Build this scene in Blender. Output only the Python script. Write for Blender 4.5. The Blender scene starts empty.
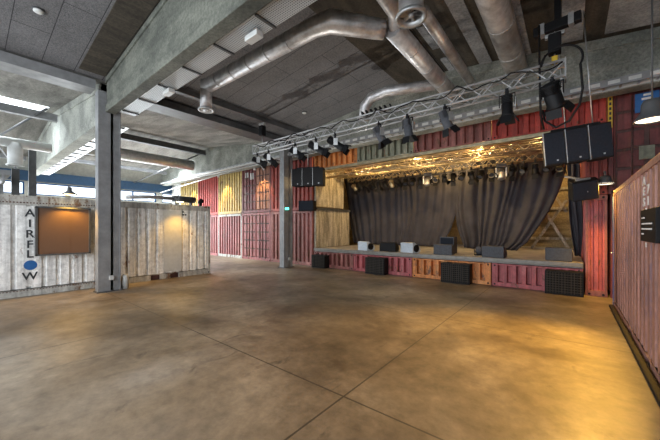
import bpy, bmesh, math, random
from mathutils import Vector, Matrix, Euler
random.seed(7)
PI = math.pi
scene = bpy.context.scene
C = scene.collection

# ------------------------------------------------------------------ camera, world, light, exposure
cam_d = bpy.data.cameras.new('camera'); cam = bpy.data.objects.new('camera', cam_d); C.objects.link(cam)
cam.location = (0, 0, 1.75)
cam.rotation_euler = (PI/2, 0, math.radians(38.8))
cam_d.sensor_width = 36; cam_d.lens = 298/660*36
cam_d.shift_y = 8/660
cam_d.clip_start = 0.05; cam_d.clip_end = 200
scene.camera = cam
scene.view_settings.view_transform = 'Standard'
scene.view_settings.look = 'None'
scene.view_settings.gamma = 1
scene.view_settings.use_curve_mapping = False
scene.view_settings.exposure = 0.42

world = bpy.data.worlds.new('world'); scene.world = world; world.use_nodes = True
wn = world.node_tree
bg = wn.nodes['Background']; bg.inputs[0].default_value = (0.88, 0.94, 1.0, 1); bg.inputs[1].default_value = 1.8

def area(name, loc, rot, sx, sy, power, col, spread=180):
    l = bpy.data.lights.new(name, 'AREA'); l.shape = 'RECTANGLE'; l.size = sx; l.size_y = sy
    l.energy = power; l.color = col; l.spread = math.radians(spread)
    o = bpy.data.objects.new(name, l); C.objects.link(o); o.location = loc; o.rotation_euler = rot
    return o
DAY = (0.90, 0.96, 1.0)
area('skylight_daylight', (-16.5, -0.9, 6.30), (0, 0, 0), 1.3, 5.8, 300, DAY, 140)
area('skylight_daylight', (-20.6, 6.1, 5.98), (0, math.radians(-22), 0), 1.3, 6.0, 1300, DAY, 120)
area('added_gate_light', (-23.7, 7.2, 1.6), (0, -PI/2, 0), 2.8, 7.0, 500, DAY)  # added light, as if daylight came through an unseen gate
area('window_daylight', (-23.6, 5.5, 4.0), (0, -PI/2, 0), 0.6, 12.0, 200, DAY)
area('rear_fill_light', (-4.5, -3.9, 3.2), (PI/2, 0, 0), 11.0, 4.6, 340, (0.93, 0.96, 1.0))  # added fill from the open rear of the hall, no window there

def spot(name, loc, target, power, col, size=70, blend=0.6, r=0.05):
    l = bpy.data.lights.new(name, 'SPOT'); l.energy = power; l.color = col
    l.spot_size = math.radians(size); l.spot_blend = blend; l.shadow_soft_size = r
    o = bpy.data.objects.new(name, l); C.objects.link(o); o.location = loc
    o.rotation_euler = (Vector(target)-Vector(loc)).to_track_quat('-Z', 'Y').to_euler()
    return o
WARM = (1.0, 0.53, 0.08)

# ------------------------------------------------------------------ helpers
class MB:
    def __init__(s): s.bm = bmesh.new()
    def box(s, x0, x1, y0, y1, z0, z1, M=None):
        vs = [s.bm.verts.new(Vector(p) if M is None else M @ Vector(p)) for p in
              [(x0,y0,z0),(x1,y0,z0),(x1,y1,z0),(x0,y1,z0),(x0,y0,z1),(x1,y0,z1),(x1,y1,z1),(x0,y1,z1)]]
        for f in [(0,3,2,1),(4,5,6,7),(0,1,5,4),(1,2,6,5),(2,3,7,6),(3,0,4,7)]:
            s.bm.faces.new([vs[i] for i in f])
        return s
    def prism(s, poly, a0, a1, axis='z', M=None):
        def mk(p, a):
            v = (p[0],p[1],a) if axis == 'z' else (p[0],a,p[1]) if axis == 'y' else (a,p[0],p[1])
            v = Vector(v); return v if M is None else M @ v
        A = [s.bm.verts.new(mk(p, a0)) for p in poly]; B = [s.bm.verts.new(mk(p, a1)) for p in poly]
        n = len(poly)
        s.bm.faces.new(A); s.bm.faces.new(B[::-1])
        for i in range(n): s.bm.faces.new([A[i], B[i], B[(i+1) % n], A[(i+1) % n]])
        return s
    def strip(s, front, back, z0, z1):      # a folded sheet with thickness; front/back are lists of (x, y)
        n = len(front)
        r = [[s.bm.verts.new((p[0], p[1], z)) for p in L] for L in (front, back) for z in (z0, z1)]
        f0, f1, b0, b1 = r
        for i in range(n-1):
            s.bm.faces.new([f0[i], f0[i+1], f1[i+1], f1[i]])
            s.bm.faces.new([b0[i+1], b0[i], b1[i], b1[i+1]])
            s.bm.faces.new([f1[i], f1[i+1], b1[i+1], b1[i]])
            s.bm.faces.new([f0[i+1], f0[i], b0[i], b0[i+1]])
        for k in (0, n-1): s.bm.faces.new([f0[k], f1[k], b1[k], b0[k]])
        return s
    def tube(s, pts, r, seg=10, caps=True, radii=None):
        pts = [Vector(p) for p in pts]; rings = []
        n = len(pts); up = None
        for i, p in enumerate(pts):
            d = (pts[min(i+1, n-1)] - pts[max(i-1, 0)]).normalized()
            if up is None:
                up = Vector((0,0,1)) if abs(d.z) < 0.9 else Vector((1,0,0))
            u = d.cross(up)
            if u.length < 1e-4: u = d.cross(Vector((0,1,0)))
            u.normalize(); w = u.cross(d).normalized(); up = w
            rr = radii[i] if radii else r
            k = 1.0
            if 0 < i < n-1:
                c = (pts[i]-pts[i-1]).normalized().dot(d); k = 1/max(c, 0.7)
            rings.append([s.bm.verts.new(p + (u*math.cos(t)+w*math.sin(t))*rr*k) for t in [2*PI*j/seg for j in range(seg)]])
        for a, b in zip(rings, rings[1:]):
            for j in range(seg):
                f = s.bm.faces.new([a[j], a[(j+1) % seg], b[(j+1) % seg], b[j]]); f.smooth = True
        if caps:
            s.bm.faces.new(rings[0][::-1]); s.bm.faces.new(rings[-1])
        return s
    def lathe(s, prof, seg=24, M=None, smooth=True):    # prof: list of (r, z)
        rings = []
        for r, z in prof:
            rings.append([s.bm.verts.new((M or Matrix()) @ Vector((max(r,1e-4)*math.cos(2*PI*j/seg), max(r,1e-4)*math.sin(2*PI*j/seg), z))) for j in range(seg)])
        for a, b in zip(rings, rings[1:]):
            for j in range(seg):
                f = s.bm.faces.new([a[j], a[(j+1) % seg], b[(j+1) % seg], b[j]]); f.smooth = smooth
        return s
    def build(s, name, mat, parent=None, bevel=0, rec=True):
        if rec: bmesh.ops.recalc_face_normals(s.bm, faces=s.bm.faces)
        me = bpy.data.meshes.new(name); s.bm.to_mesh(me); s.bm.free()
        me.materials.append(mat)
        o = bpy.data.objects.new(name, me); C.objects.link(o)
        if parent is not None: o.parent = parent
        if bevel:
            b = o.modifiers.new('bevel', 'BEVEL'); b.width = bevel; b.segments = 2; b.limit_method = 'ANGLE'
        return o

def tag(o, label=None, cat=None, group=None, kind=None):
    if label: o['label'] = label
    if cat: o['category'] = cat
    if group: o['group'] = group
    if kind: o['kind'] = kind
    return o
def thing(name, label, cat, loc=(0,0,0), rz=0, group=None):
    o = bpy.data.objects.new(name, None); C.objects.link(o); o.empty_display_size = 0.1
    o.location = loc; o.rotation_euler = (0, 0, rz)
    return tag(o, label, cat, group)
def kids(o): return [c for c in bpy.data.objects if c.parent == o]
def copy_tree(o, parent=None):
    c = o.copy(); C.objects.link(c)
    if parent: c.parent = parent
    for ch in kids(o): copy_tree(ch, c)
    return c
def dup(root, loc, rot, label, group=None):
    c = copy_tree(root); c.location = loc
    c.rotation_euler = rot if isinstance(rot, tuple) else (0, 0, rot)
    c['label'] = label
    if group: c['group'] = group
    return c
def text_part(body, size, mat, parent, M, name='letter', depth=0.004):
    cu = bpy.data.curves.new('t', 'FONT'); cu.body = body; cu.size = size; cu.extrude = depth/2; cu.offset = size*0.018
    cu.align_x = 'CENTER'; cu.align_y = 'CENTER'
    t = bpy.data.objects.new('t', cu); C.objects.link(t)
    bpy.context.view_layer.update()
    me = bpy.data.meshes.new_from_object(t.evaluated_get(bpy.context.evaluated_depsgraph_get()))
    bpy.data.objects.remove(t)
    me.transform(M); me.materials.clear(); me.materials.append(mat)
    o = bpy.data.objects.new(name, me); C.objects.link(o)
    o.parent = parent
    return o

# ------------------------------------------------------------------ materials
def nt(name):
    m = bpy.data.materials.new(name); m.use_nodes = True
    t = m.node_tree; b = t.nodes['Principled BSDF']
    return m, t, b
def N(t, typ, **kw):
    n = t.nodes.new(typ)
    for k, v in kw.items(): setattr(n, k, v)
    return n
def lk(t, a, b): t.links.new(a, b)
def noise(t, scale, detail=6, rough=0.6, vec=(1,1,1), dist=0):
    g = N(t, 'ShaderNodeNewGeometry'); mp = N(t, 'ShaderNodeMapping'); mp.inputs['Scale'].default_value = vec
    lk(t, g.outputs['Position'], mp.inputs['Vector'])
    n = N(t, 'ShaderNodeTexNoise'); n.inputs['Scale'].default_value = scale; n.inputs['Detail'].default_value = detail
    n.inputs['Roughness'].default_value = rough; n.inputs['Distortion'].default_value = dist
    lk(t, mp.outputs['Vector'], n.inputs['Vector']); return n.outputs['Fac']
def ramp(t, fac, stops):
    r = N(t, 'ShaderNodeValToRGB'); e = r.color_ramp.elements
    while len(e) < len(stops): e.new(0.5)
    for i, (p, c) in enumerate(stops):
        e[i].position = p; e[i].color = (*c, 1) if len(c) == 3 else c
    lk(t, fac, r.inputs['Fac']); return r.outputs['Color']
def mix(t, fac, a, b, mode='MIX'):
    m = N(t, 'ShaderNodeMix', data_type='RGBA', blend_type=mode)
    if isinstance(fac, float): m.inputs[0].default_value = fac
    else: lk(t, fac, m.inputs[0])
    for i, v in ((6, a), (7, b)):
        if isinstance(v, tuple): m.inputs[i].default_value = (*v, 1)
        else: lk(t, v, m.inputs[i])
    return m.outputs[2]
def bump(t, b, h, s=0.3, d=0.01):
    n = N(t, 'ShaderNodeBump'); n.inputs['Strength'].default_value = s; n.inputs['Distance'].default_value = d
    lk(t, h, n.inputs['Height']); lk(t, n.outputs['Normal'], b.inputs['Normal'])
def sc(c, k): return tuple(min(1, x*k) for x in c)
def plain(name, col, rough=0.5, metal=0.0, var=0.15, scale=6, bmp=0.0):
    m, t, b = nt(name)
    f = noise(t, scale)
    lk(t, ramp(t, f, [(0.3, sc(col, 1-var)), (0.7, sc(col, 1+var))]), b.inputs['Base Color'])
    b.inputs['Roughness'].default_value = rough; b.inputs['Metallic'].default_value = metal
    if bmp: bump(t, b, noise(t, scale*8), bmp)
    return m
def paint(name, col, rust=(0.13,0.055,0.03), amt=0.42, rough=0.55, fade=None):
    """weathered container paint: faded patches, vertical dirt runs and rust spots"""
    amt += 0.07
    m, t, b = nt(name)
    fade = fade or sc(col, 1.5)
    c1 = ramp(t, noise(t, 1.1, 5, 0.6, (1,1,0.6)), [(0.32, sc(col, 0.75)), (0.55, col), (0.72, fade)])
    runs = ramp(t, noise(t, 1.0, 6, 0.65, (9,9,0.55)), [(0.42, (0,0,0)), (0.68, (1,1,1))])
    c2 = mix(t, 0.75, c1, mix(t, runs, c1, sc(col, 0.35)))
    c2 = mix(t, 0.8, c2, ramp(t, noise(t, 7, 8, 0.75), [(0.33, (0.65,0.65,0.65)), (0.62, (1.3,1.3,1.3))]), 'MULTIPLY')
    spots = ramp(t, noise(t, 3.2, 8, 0.72, (1,1,0.5), 0.4), [(1-amt, (0,0,0)), (1-amt+0.06, (1,1,1))])
    c3 = mix(t, spots, c2, rust)
    lk(t, c3, b.inputs['Base Color']); b.inputs['Roughness'].default_value = rough
    bump(t, b, noise(t, 14, 4), 0.25, 0.01)
    return m
def concrete(name, a, c, rough=0.75, scale=0.9, vec=(1,1,1)):
    m, t, b = nt(name)
    c1 = ramp(t, noise(t, scale, 8, 0.65, vec, 0.3), [(0.38, a), (0.62, c)])
    c2 = mix(t, 0.7, c1, ramp(t, noise(t, 18, 6, 0.75), [(0.38, (0.6,0.6,0.6)), (0.62, (1.35,1.35,1.35))]), 'MULTIPLY')
    lk(t, c2, b.inputs['Base Color']); b.inputs['Roughness'].default_value = rough
    bump(t, b, noise(t, 18, 6), 0.35, 0.01)
    return m
def emit(name, col, s):
    m, t, b = nt(name)
    b.inputs['Base Color'].default_value = (*col, 1); b.inputs['Emission Color'].default_value = (*col, 1)
    b.inputs['Emission Strength'].default_value = s; return m

M = {}
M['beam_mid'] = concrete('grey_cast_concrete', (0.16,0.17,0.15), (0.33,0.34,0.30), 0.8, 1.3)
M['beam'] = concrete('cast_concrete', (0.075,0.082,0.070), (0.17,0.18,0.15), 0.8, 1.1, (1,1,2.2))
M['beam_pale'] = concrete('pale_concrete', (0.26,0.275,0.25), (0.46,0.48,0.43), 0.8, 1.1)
M['nave'] = concrete('board_marked_concrete', (0.16,0.155,0.145), (0.34,0.33,0.30), 0.85, 0.9, (0.5,2.2,1))
M['far_wall'] = plain('pale_wall', (0.52,0.54,0.5), 0.8)
M['white'] = paint('white_container_paint', (0.90,0.91,0.90), (0.23,0.12,0.07), 0.315, 0.5, (0.95,0.95,0.93))
M['white_frame'] = paint('white_frame_paint', (0.50,0.50,0.47), (0.17,0.10,0.06), 0.38, 0.55, (0.55,0.54,0.5))
M['red'] = paint('red_container_paint', (0.33,0.055,0.04), amt=0.36, fade=(0.42,0.10,0.08))
M['crimson'] = paint('crimson_container_paint', (0.46,0.11,0.12), amt=0.36, fade=(0.55,0.22,0.21))
M['dullred'] = paint('brown_red_container_paint', (0.31,0.11,0.095), amt=0.37, fade=(0.42,0.19,0.17))
M['pink'] = paint('faded_red_container_paint', (0.34,0.11,0.11), amt=0.36, fade=(0.42,0.17,0.16))
M['orange'] = paint('orange_container_paint', (0.68,0.24,0.06), amt=0.36, fade=(0.75,0.38,0.15))
M['brightred'] = paint('bright_red_container_paint', (0.44,0.05,0.035), amt=0.33, fade=(0.5,0.09,0.06))
M['lamplit_leaf'] = paint('lamplit_orange_brown_paint', (0.36,0.16,0.10), amt=0.38, fade=(0.46,0.26,0.18))  # orange lamplight put into the paint of one door leaf
M['yellow'] = paint('yellow_container_paint', (0.55,0.40,0.13), amt=0.34, fade=(0.62,0.50,0.22))
M['greenish'] = paint('grey_green_container_paint', (0.26,0.27,0.20), amt=0.36, fade=(0.36,0.36,0.28))
M['maroon'] = paint('maroon_container_paint', (0.17,0.035,0.035), amt=0.38, fade=(0.24,0.07,0.07))
M['wallred'] = paint('pinkish_brown_container_paint', (0.37,0.185,0.15), (0.20,0.11,0.12), 0.37, 0.5, (0.48,0.26,0.20))
M['rail_dark'] = paint('dark_frame_paint', (0.10,0.04,0.035), amt=0.4)
M['palewood'] = concrete('pale_plywood', (0.22,0.20,0.15), (0.60,0.55,0.44), 0.7, 1.0, (6,6,0.7))
M['gold'] = plain('warm_lit_steel', (0.42,0.36,0.24), 0.42, 0.75, 0.35, 5)  # warm stage light put into the steel colour
M['wood'] = concrete('brown_plywood', (0.24,0.18,0.09), (0.46,0.36,0.19), 0.7, 1.2, (0.4,3,3))
M['deck'] = plain('stage_deck_plywood', (0.36,0.35,0.34), 0.6, 0, 0.3, 3, 0.1)
M['deck_edge'] = plain('deck_edge_steel', (0.20,0.19,0.17), 0.5, 0.3, 0.25, 6)
M['alu'] = plain('aluminium', (0.45,0.46,0.47), 0.4, 0.35, 0.12, 9)
M['galv'] = plain('galvanised_steel', (0.50,0.52,0.53), 0.42, 0.7, 0.2, 9)
M['whitepipe'] = plain('white_painted_metal', (0.62,0.64,0.63), 0.45, 0.1, 0.1, 6)
M['column'] = plain('grey_painted_steel', (0.27,0.28,0.29), 0.45, 0.25, 0.22, 4)
M['column_dark'] = plain('dark_grey_steel', (0.09,0.095,0.10), 0.5, 0.3, 0.3, 4)
M['black'] = plain('black_plastic', (0.008,0.008,0.009), 0.6, 0, 0.2, 20)
M['blackmetal'] = plain('black_metal', (0.010,0.0105,0.012), 0.5, 0.1, 0.2, 20)
M['greycab'] = plain('charcoal_cabinet', (0.075,0.08,0.092), 0.6, 0, 0.2, 20, 0.1)
M['lightcab'] = plain('light_grey_cabinet', (0.42,0.48,0.55), 0.5, 0, 0.15, 20)
M['speaker'] = plain('speaker_grille_cloth', (0.014,0.018,0.027), 0.75, 0, 0.25, 30)
M['curtain'] = plain('black_curtain_velvet', (0.050,0.049,0.060), 0.9, 0, 0.3, 1.4, 0.2)
M['blue'] = plain('blue_paint', (0.02,0.12,0.36), 0.5)
M['bluebeam'] = plain('blue_steel', (0.02,0.07,0.15), 0.5)
M['letterblack'] = plain('black_lettering', (0.03,0.035,0.04), 0.6)
M['letterwhite'] = plain('white_lettering', (0.75,0.73,0.70), 0.6)
M['board'] = plain('brown_hardboard', (0.13,0.072,0.043), 0.6, 0, 0.15, 1)
M['placard'] = plain('faded_placard', (0.5,0.5,0.48), 0.6)
M['yellowpaint'] = plain('yellow_paint', (0.62,0.42,0.03), 0.5)
M['green'] = emit('green_exit_glow', (0.1,0.9,0.6), 2.5)
M['sky'] = emit('daylit_skylight_glazing', (0.86,0.93,1.0), 3.0)
M['lampglow'] = emit('warm_lamp_glass', (1.0,0.78,0.42), 6.0)
M['lampwhite'] = emit('warm_white_lamp_glass', (1.0,0.86,0.62), 2.2)
M['chrome'] = plain('chrome', (0.75,0.75,0.76), 0.18, 1.0, 0.05)
M['fan'] = plain('fan_blade_metal', (0.35,0.34,0.33), 0.4, 0.6)

# glass
m, t, b = nt('window_glass'); b.inputs['Base Color'].default_value = (0.95,0.98,1,1); b.inputs['Roughness'].default_value = 0.0
b.inputs['Transmission Weight'].default_value = 1.0; b.inputs['IOR'].default_value = 1.01; M['glass'] = m

# spiral duct metal: mottled silver with brown staining
m, t, b = nt('spiral_duct_foil')
c1 = ramp(t, noise(t, 3.5, 6, 0.65), [(0.35, (0.42,0.42,0.43)), (0.65, (0.80,0.80,0.81))])
st = ramp(t, noise(t, 1.6, 5, 0.6, (1,1,3)), [(0.56, (0,0,0)), (0.70, (0.5,0.5,0.5))])
lk(t, mix(t, st, c1, (0.30,0.19,0.13)), b.inputs['Base Color'])
b.inputs['Metallic'].default_value = 0.6; b.inputs['Roughness'].default_value = 0.42
bump(t, b, noise(t, 30, 4), 0.35, 0.01); M['duct'] = m

# floor
m, t, b = nt('polished_concrete_floor')
base = ramp(t, noise(t, 0.45, 8, 0.62, (1,1,1), 0.5), [(0.34, (0.072,0.054,0.036)), (0.5, (0.175,0.140,0.098)), (0.66, (0.31,0.262,0.195))])
fine = ramp(t, noise(t, 5, 9, 0.72), [(0.3, (0.55,0.55,0.55)), (0.7, (1.25,1.25,1.25))])
c1 = mix(t, 0.9, base, fine, 'MULTIPLY')
stain = ramp(t, noise(t, 2.1, 6, 0.6, (1.4,0.8,1), 0.8), [(0.62, (0,0,0)), (0.73, (0.75,0.75,0.75))])
c2 = mix(t, stain, c1, (0.055,0.045,0.036))
g = N(t, 'ShaderNodeNewGeometry'); sp = N(t, 'ShaderNodeSeparateXYZ'); lk(t, g.outputs['Position'], sp.inputs[0])
def joint(out, off, per, w=0.010):
    a = N(t, 'ShaderNodeMath', operation='ADD'); lk(t, out, a.inputs[0]); a.inputs[1].default_value = -off + per*20 + per/2
    mo = N(t, 'ShaderNodeMath', operation='MODULO'); lk(t, a.outputs[0], mo.inputs[0]); mo.inputs[1].default_value = per
    su = N(t, 'ShaderNodeMath', operation='SUBTRACT'); lk(t, mo.outputs[0], su.inputs[0]); su.inputs[1].default_value = per/2
    ab = N(t, 'ShaderNodeMath', operation='ABSOLUTE'); lk(t, su.outputs[0], ab.inputs[0])
    lt = N(t, 'ShaderNodeMath', operation='LESS_THAN'); lk(t, ab.outputs[0], lt.inputs[0]); lt.inputs[1].default_value = w
    return lt.outputs[0]
mx = N(t, 'ShaderNodeMath', operation='MAXIMUM')
lk(t, joint(sp.outputs[0], -1.83, 4.12), mx.inputs[0]); lk(t, joint(sp.outputs[1], 2.5, 3.4), mx.inputs[1])
mm = N(t, 'ShaderNodeMath', operation='MULTIPLY'); lk(t, mx.outputs[0], mm.inputs[0]); mm.inputs[1].default_value = 0.8
lk(t, mix(t, mm.outputs[0], c2, (0.03,0.026,0.02)), b.inputs['Base Color'])
rr = N(t, 'ShaderNodeMapRange'); lk(t, noise(t, 1.7, 6), rr.inputs[0]); rr.inputs[1].default_value = 0.3; rr.inputs[2].default_value = 0.7
rr.inputs[3].default_value = 0.36; rr.inputs[4].default_value = 0.52
lk(t, rr.outputs[0], b.inputs['Roughness']); bump(t, b, noise(t, 3, 5), 0.08, 0.02)
M['floor'] = m

# acoustic ceiling boards with joints
def ceiling_mat(name, a, c, jx=0.6, jy=2.4, dark=(0.03,0.03,0.035)):
    m, t, b = nt(name)
    g = N(t, 'ShaderNodeNewGeometry'); mp = N(t, 'ShaderNodeMapping'); lk(t, g.outputs['Position'], mp.inputs['Vector'])
    mp.inputs['Location'].default_value = (0.35, 0.55, 0)
    br = N(t, 'ShaderNodeTexBrick'); lk(t, mp.outputs[0], br.inputs['Vector'])
    br.inputs['Scale'].default_value = 1; br.inputs['Brick Width'].default_value = jy; br.inputs['Row Height'].default_value = jx
    br.inputs['Mortar Size'].default_value = 0.007; br.inputs['Mortar Smooth'].default_value = 0.0
    c1 = ramp(t, noise(t, 26, 6, 0.8), [(0.40, a), (0.60, c)])
    c2 = mix(t, 0.3, c1, ramp(t, noise(t, 0.8, 5), [(0.35, sc(a, 0.8)), (0.65, sc(c, 1.05))]))
    lk(t, mix(t, br.outputs['Fac'], c2, dark), b.inputs['Base Color']); b.inputs['Roughness'].default_value = 0.9
    bump(t, b, noise(t, 45, 4), 0.5, 0.02)
    return m
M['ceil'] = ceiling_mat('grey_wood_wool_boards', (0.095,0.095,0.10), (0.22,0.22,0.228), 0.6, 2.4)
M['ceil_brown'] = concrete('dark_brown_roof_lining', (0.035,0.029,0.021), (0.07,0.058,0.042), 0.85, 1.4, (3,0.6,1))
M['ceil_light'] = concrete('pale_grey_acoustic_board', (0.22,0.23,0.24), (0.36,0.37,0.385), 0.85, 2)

# perforated tray
m, t, b = nt('perforated_zinc_tray')
g = N(t, 'ShaderNodeNewGeometry'); mp = N(t, 'ShaderNodeMapping'); lk(t, g.outputs['Position'], mp.inputs['Vector'])
mp.inputs['Scale'].default_value = (28, 28, 0.001)
vo = N(t, 'ShaderNodeTexVoronoi'); vo.inputs['Scale'].default_value = 1; vo.inputs['Randomness'].default_value = 0; lk(t, mp.outputs[0], vo.inputs['Vector'])
lk(t, ramp(t, vo.outputs['Distance'], [(0.22, (0.10,0.11,0.12)), (0.30, (0.52,0.56,0.58))]), b.inputs['Base Color'])
b.inputs['Roughness'].default_value = 0.5; b.inputs['Metallic'].default_value = 0.3; M['perf'] = m
# vent grille / mesh
m, t, b = nt('black_wire_grille')
g = N(t, 'ShaderNodeNewGeometry'); mp = N(t, 'ShaderNodeMapping'); lk(t, g.outputs['Position'], mp.inputs['Vector'])
mp.inputs['Scale'].default_value = (16, 0.001, 16)
vo = N(t, 'ShaderNodeTexVoronoi'); vo.inputs['Scale'].default_value = 1; vo.inputs['Randomness'].default_value = 0
vo.distance = 'CHEBYCHEV'; lk(t, mp.outputs[0], vo.inputs['Vector'])
lk(t, ramp(t, vo.outputs['Distance'], [(0.36, (0.010,0.009,0.008)), (0.45, (0.065,0.055,0.045))]), b.inputs['Base Color'])
b.inputs['Roughness'].default_value = 0.85; b.inputs['Specular IOR Level'].default_value = 0.2; M['mesh'] = m

for k in ('black', 'blackmetal', 'speaker', 'greycab'):
    M[k].node_tree.nodes['Principled BSDF'].inputs['Specular IOR Level'].default_value = 0.2
# ------------------------------------------------------------------ the setting
def struct(name, mb, mat):
    o = mb.build(name, mat); o['kind'] = 'structure'; return o
struct('floor', MB().box(-30, 7, -6, 22, -0.2, 0), M['floor'])
S = 0.115
def roofz(x):
    if x < -17: return 6.605 - S*(-17-x)
    if x < -10: return 5.80 + S*(-10-x)
    if x < -3: return 5.80 + S*(x+10)
    return 6.605 - S*(x+3)
def slab(x0, x1, y0, y1, th=0.18, dz=0):
    return MB().prism([(x0, roofz(x0)+dz), (x1, roofz(x1-1e-6)+dz), (x1, roofz(x1-1e-6)+dz+th), (x0, roofz(x0)+dz+th)], y0, y1, 'y')
struct('ceiling', slab(-10, -3, -4, 22), M['ceil'])
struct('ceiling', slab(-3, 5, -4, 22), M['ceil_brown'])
struct('ceiling', slab(-17, -10, -4, 22), M['nave'])
struct('ceiling', slab(-24.3, -17, -4, 22), M['nave'])
# brown boards and pale boards fixed between the ribs near the ridge
def lining(x0, x1, y0, y1, mat, name, label):
    return tag(slab(x0, x1, y0, y1, 0.03, -0.035).build(name, mat), label, 'ceiling board')
lining(-4.3, -3.02, 2.9, 9.4, M['ceil_brown'], 'dark_roof_board', 'dark brown board drawing the shade beside the ridge, over the silver duct')  # brown board put where the ceiling is only in shade
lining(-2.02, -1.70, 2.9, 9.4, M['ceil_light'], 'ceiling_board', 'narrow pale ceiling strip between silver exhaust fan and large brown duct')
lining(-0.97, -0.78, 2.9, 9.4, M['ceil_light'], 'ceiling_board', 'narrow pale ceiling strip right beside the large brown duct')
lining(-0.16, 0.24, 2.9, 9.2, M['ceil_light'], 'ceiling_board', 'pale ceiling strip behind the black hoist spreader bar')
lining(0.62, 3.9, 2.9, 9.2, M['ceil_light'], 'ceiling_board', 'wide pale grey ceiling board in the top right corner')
lining(-9.7, -3.02, 1.90, 2.44, M['ceil_brown'], 'dark_roof_board', 'dark brown lining strip left along the top of the near concrete beam')
lining(-8.7, -4.32, 2.92, 3.55, M['ceil_brown'], 'dark_roof_board', 'dark brown lining strip between the near beam and the long silver duct')
for y0, y1 in ((6.9, 8.0), (8.6, 9.4)):
    lining(-2.88, -2.70, y0, y1, M['ceil_light'], 'ceiling_board',
           'short pale ceiling patch %s' % ('just below the round fan outlet' if y0 < 8 else 'close to the concrete beam over the truss'))

# far left wall with windows
wl = MB()
wl.box(-24.3, -24, -4, 3.6, 0, 3.66); wl.box(-24.3, -24, 10.8, 22, 0, 3.66); wl.box(-24.3, -24, 3.6, 10.8, 3.1, 3.66); wl.box(-24.3, -24, -4, 22, 4.38, 5.9)
for a, b_ in ((-4, -0.5), (2.3, 2.75), (5.7, 6.2), (9.2, 9.6), (12.6, 22)): wl.box(-24.3, -24, a, b_, 3.66, 4.38)
struct('wall_left', wl, M['far_wall'])
for i, (a, b_) in enumerate(((-0.5, 2.3), (2.75, 5.7), (6.2, 9.2), (9.6, 12.6))):
    fr = MB()
    for y in (a, (a+b_)/2-0.03, b_-0.06): fr.box(-24.2, -24.05, y, y+0.06, 3.66, 4.38)
    fr.box(-24.2, -24.05, a, b_, 3.66, 3.72); fr.box(-24.2, -24.05, a, b_, 4.32, 4.38)
    w = struct('window_%d' % (i+1), fr, M['blue'])
    MB().box(-24.14, -24.12, a, b_, 3.7, 4.34).build('pane', M['glass'], w)
fr = MB()
for k in range(6): fr.box(-24.2, -24.1, 3.6+k*1.42, 3.7+k*1.42, 0, 3.1)
fr.box(-24.2, -24.1, 3.6, 10.8, 3.0, 3.1).box(-24.2, -24.1, 3.6, 10.8, 1.0, 1.1)
gt = struct('added_gate_1', fr, M['blue'])  # unseen glazed gate, added to bring daylight to the gap floor
MB().box(-24.16, -24.14, 3.7, 10.7, 0.02, 3.0).build('pane', M['glass'], gt)
tag(MB().box(-24, -23.7, -3, 14, 4.42, 4.98).build('blue_beam', M['bluebeam']), 'long blue steel beam above the far windows', 'beam')
struct('wall_back', MB().box(-24, 5, 21.8, 22, 0, 6.6), M['far_wall'])
struct('wall_right', MB().box(4.9, 5.1, -4, 22, 0, 6.0), M['ceil_brown'])

# skylights
for x0, x1, y0, y1, lab in ((-17.2+0.02, -15.85, -3.8, 2.2, 'long bright roof skylight left of the near concrete beam'),
                            (-21.3, -19.9, 3.1, 9.1, 'bright roof skylight beyond the dark ridge beam')):
    sk = thing('skylight', lab, 'skylight', ((x0+x1)/2, (y0+y1)/2, 6.3))
    cx, cy = (x0+x1)/2, (y0+y1)/2
    def local(mb): return mb
    zf = lambda x: roofz(x) - 6.3
    hx, hy = (x1-x0)/2, (y1-y0)/2
    MB().prism([(-hx, zf(x0)-0.03), (hx, zf(x1)-0.03), (hx, zf(x1)-0.01), (-hx, zf(x0)-0.01)], -hy, hy, 'y').build('glazing', M['sky'], sk)
    fr = MB()
    for q in range(5):
        y = -hy + q*(2*hy-0.05)/4
        fr.prism([(-hx, zf(x0)-0.07), (hx, zf(x1)-0.07), (hx, zf(x1)-0.03), (-hx, zf(x0)-0.03)], y, y+0.05, 'y')
    fr.build('glazing_bar', M['whitepipe'], sk)

# ------------------------------------------------------------------ concrete beams
def ibeam(name, x0, x1, ya, yb, zb, mat, label, fl=0.24, breaks=()):
    t_ = thing(name, label, 'beam', ((x0+x1)/2, (ya+yb)/2, zb)); cx, cy = (x0+x1)/2, (ya+yb)/2
    xs = [x0] + [x for x in breaks if x0 < x < x1] + [x1]
    top = [(x-cx, roofz(x if x != -10 else -10.0001)-zb-0.005) for x in xs]
    h = (yb-ya)/2
    MB().prism([(x0-cx, 0.2), (x1-cx, 0.2)] + top[::-1], -h+0.035, h-0.035, 'y').build('web', mat, t_)
    MB().prism([(x0-cx, 0.0), (x1-cx, 0.0), (x1-cx, 0.2), (x0-cx, 0.2)], -h, h, 'y').build('lower_flange', mat, t_, 0.015)
    up = [(x, z-fl) for x, z in top]
    MB().prism(up + top[::-1], -h-0.0, h+0.0, 'y').build('upper_flange', mat, t_, 0.01)
    return t_
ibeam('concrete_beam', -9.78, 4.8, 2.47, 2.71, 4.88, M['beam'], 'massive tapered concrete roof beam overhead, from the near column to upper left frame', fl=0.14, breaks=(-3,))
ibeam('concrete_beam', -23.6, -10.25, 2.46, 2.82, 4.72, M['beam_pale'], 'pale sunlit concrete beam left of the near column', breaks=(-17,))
ibeam('concrete_beam', -23.6, 4.8, 9.42, 9.80, 4.90, M['beam_mid'], 'long pale concrete beam above the containers, behind the lighting truss', breaks=(-17,-10,-3))
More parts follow.
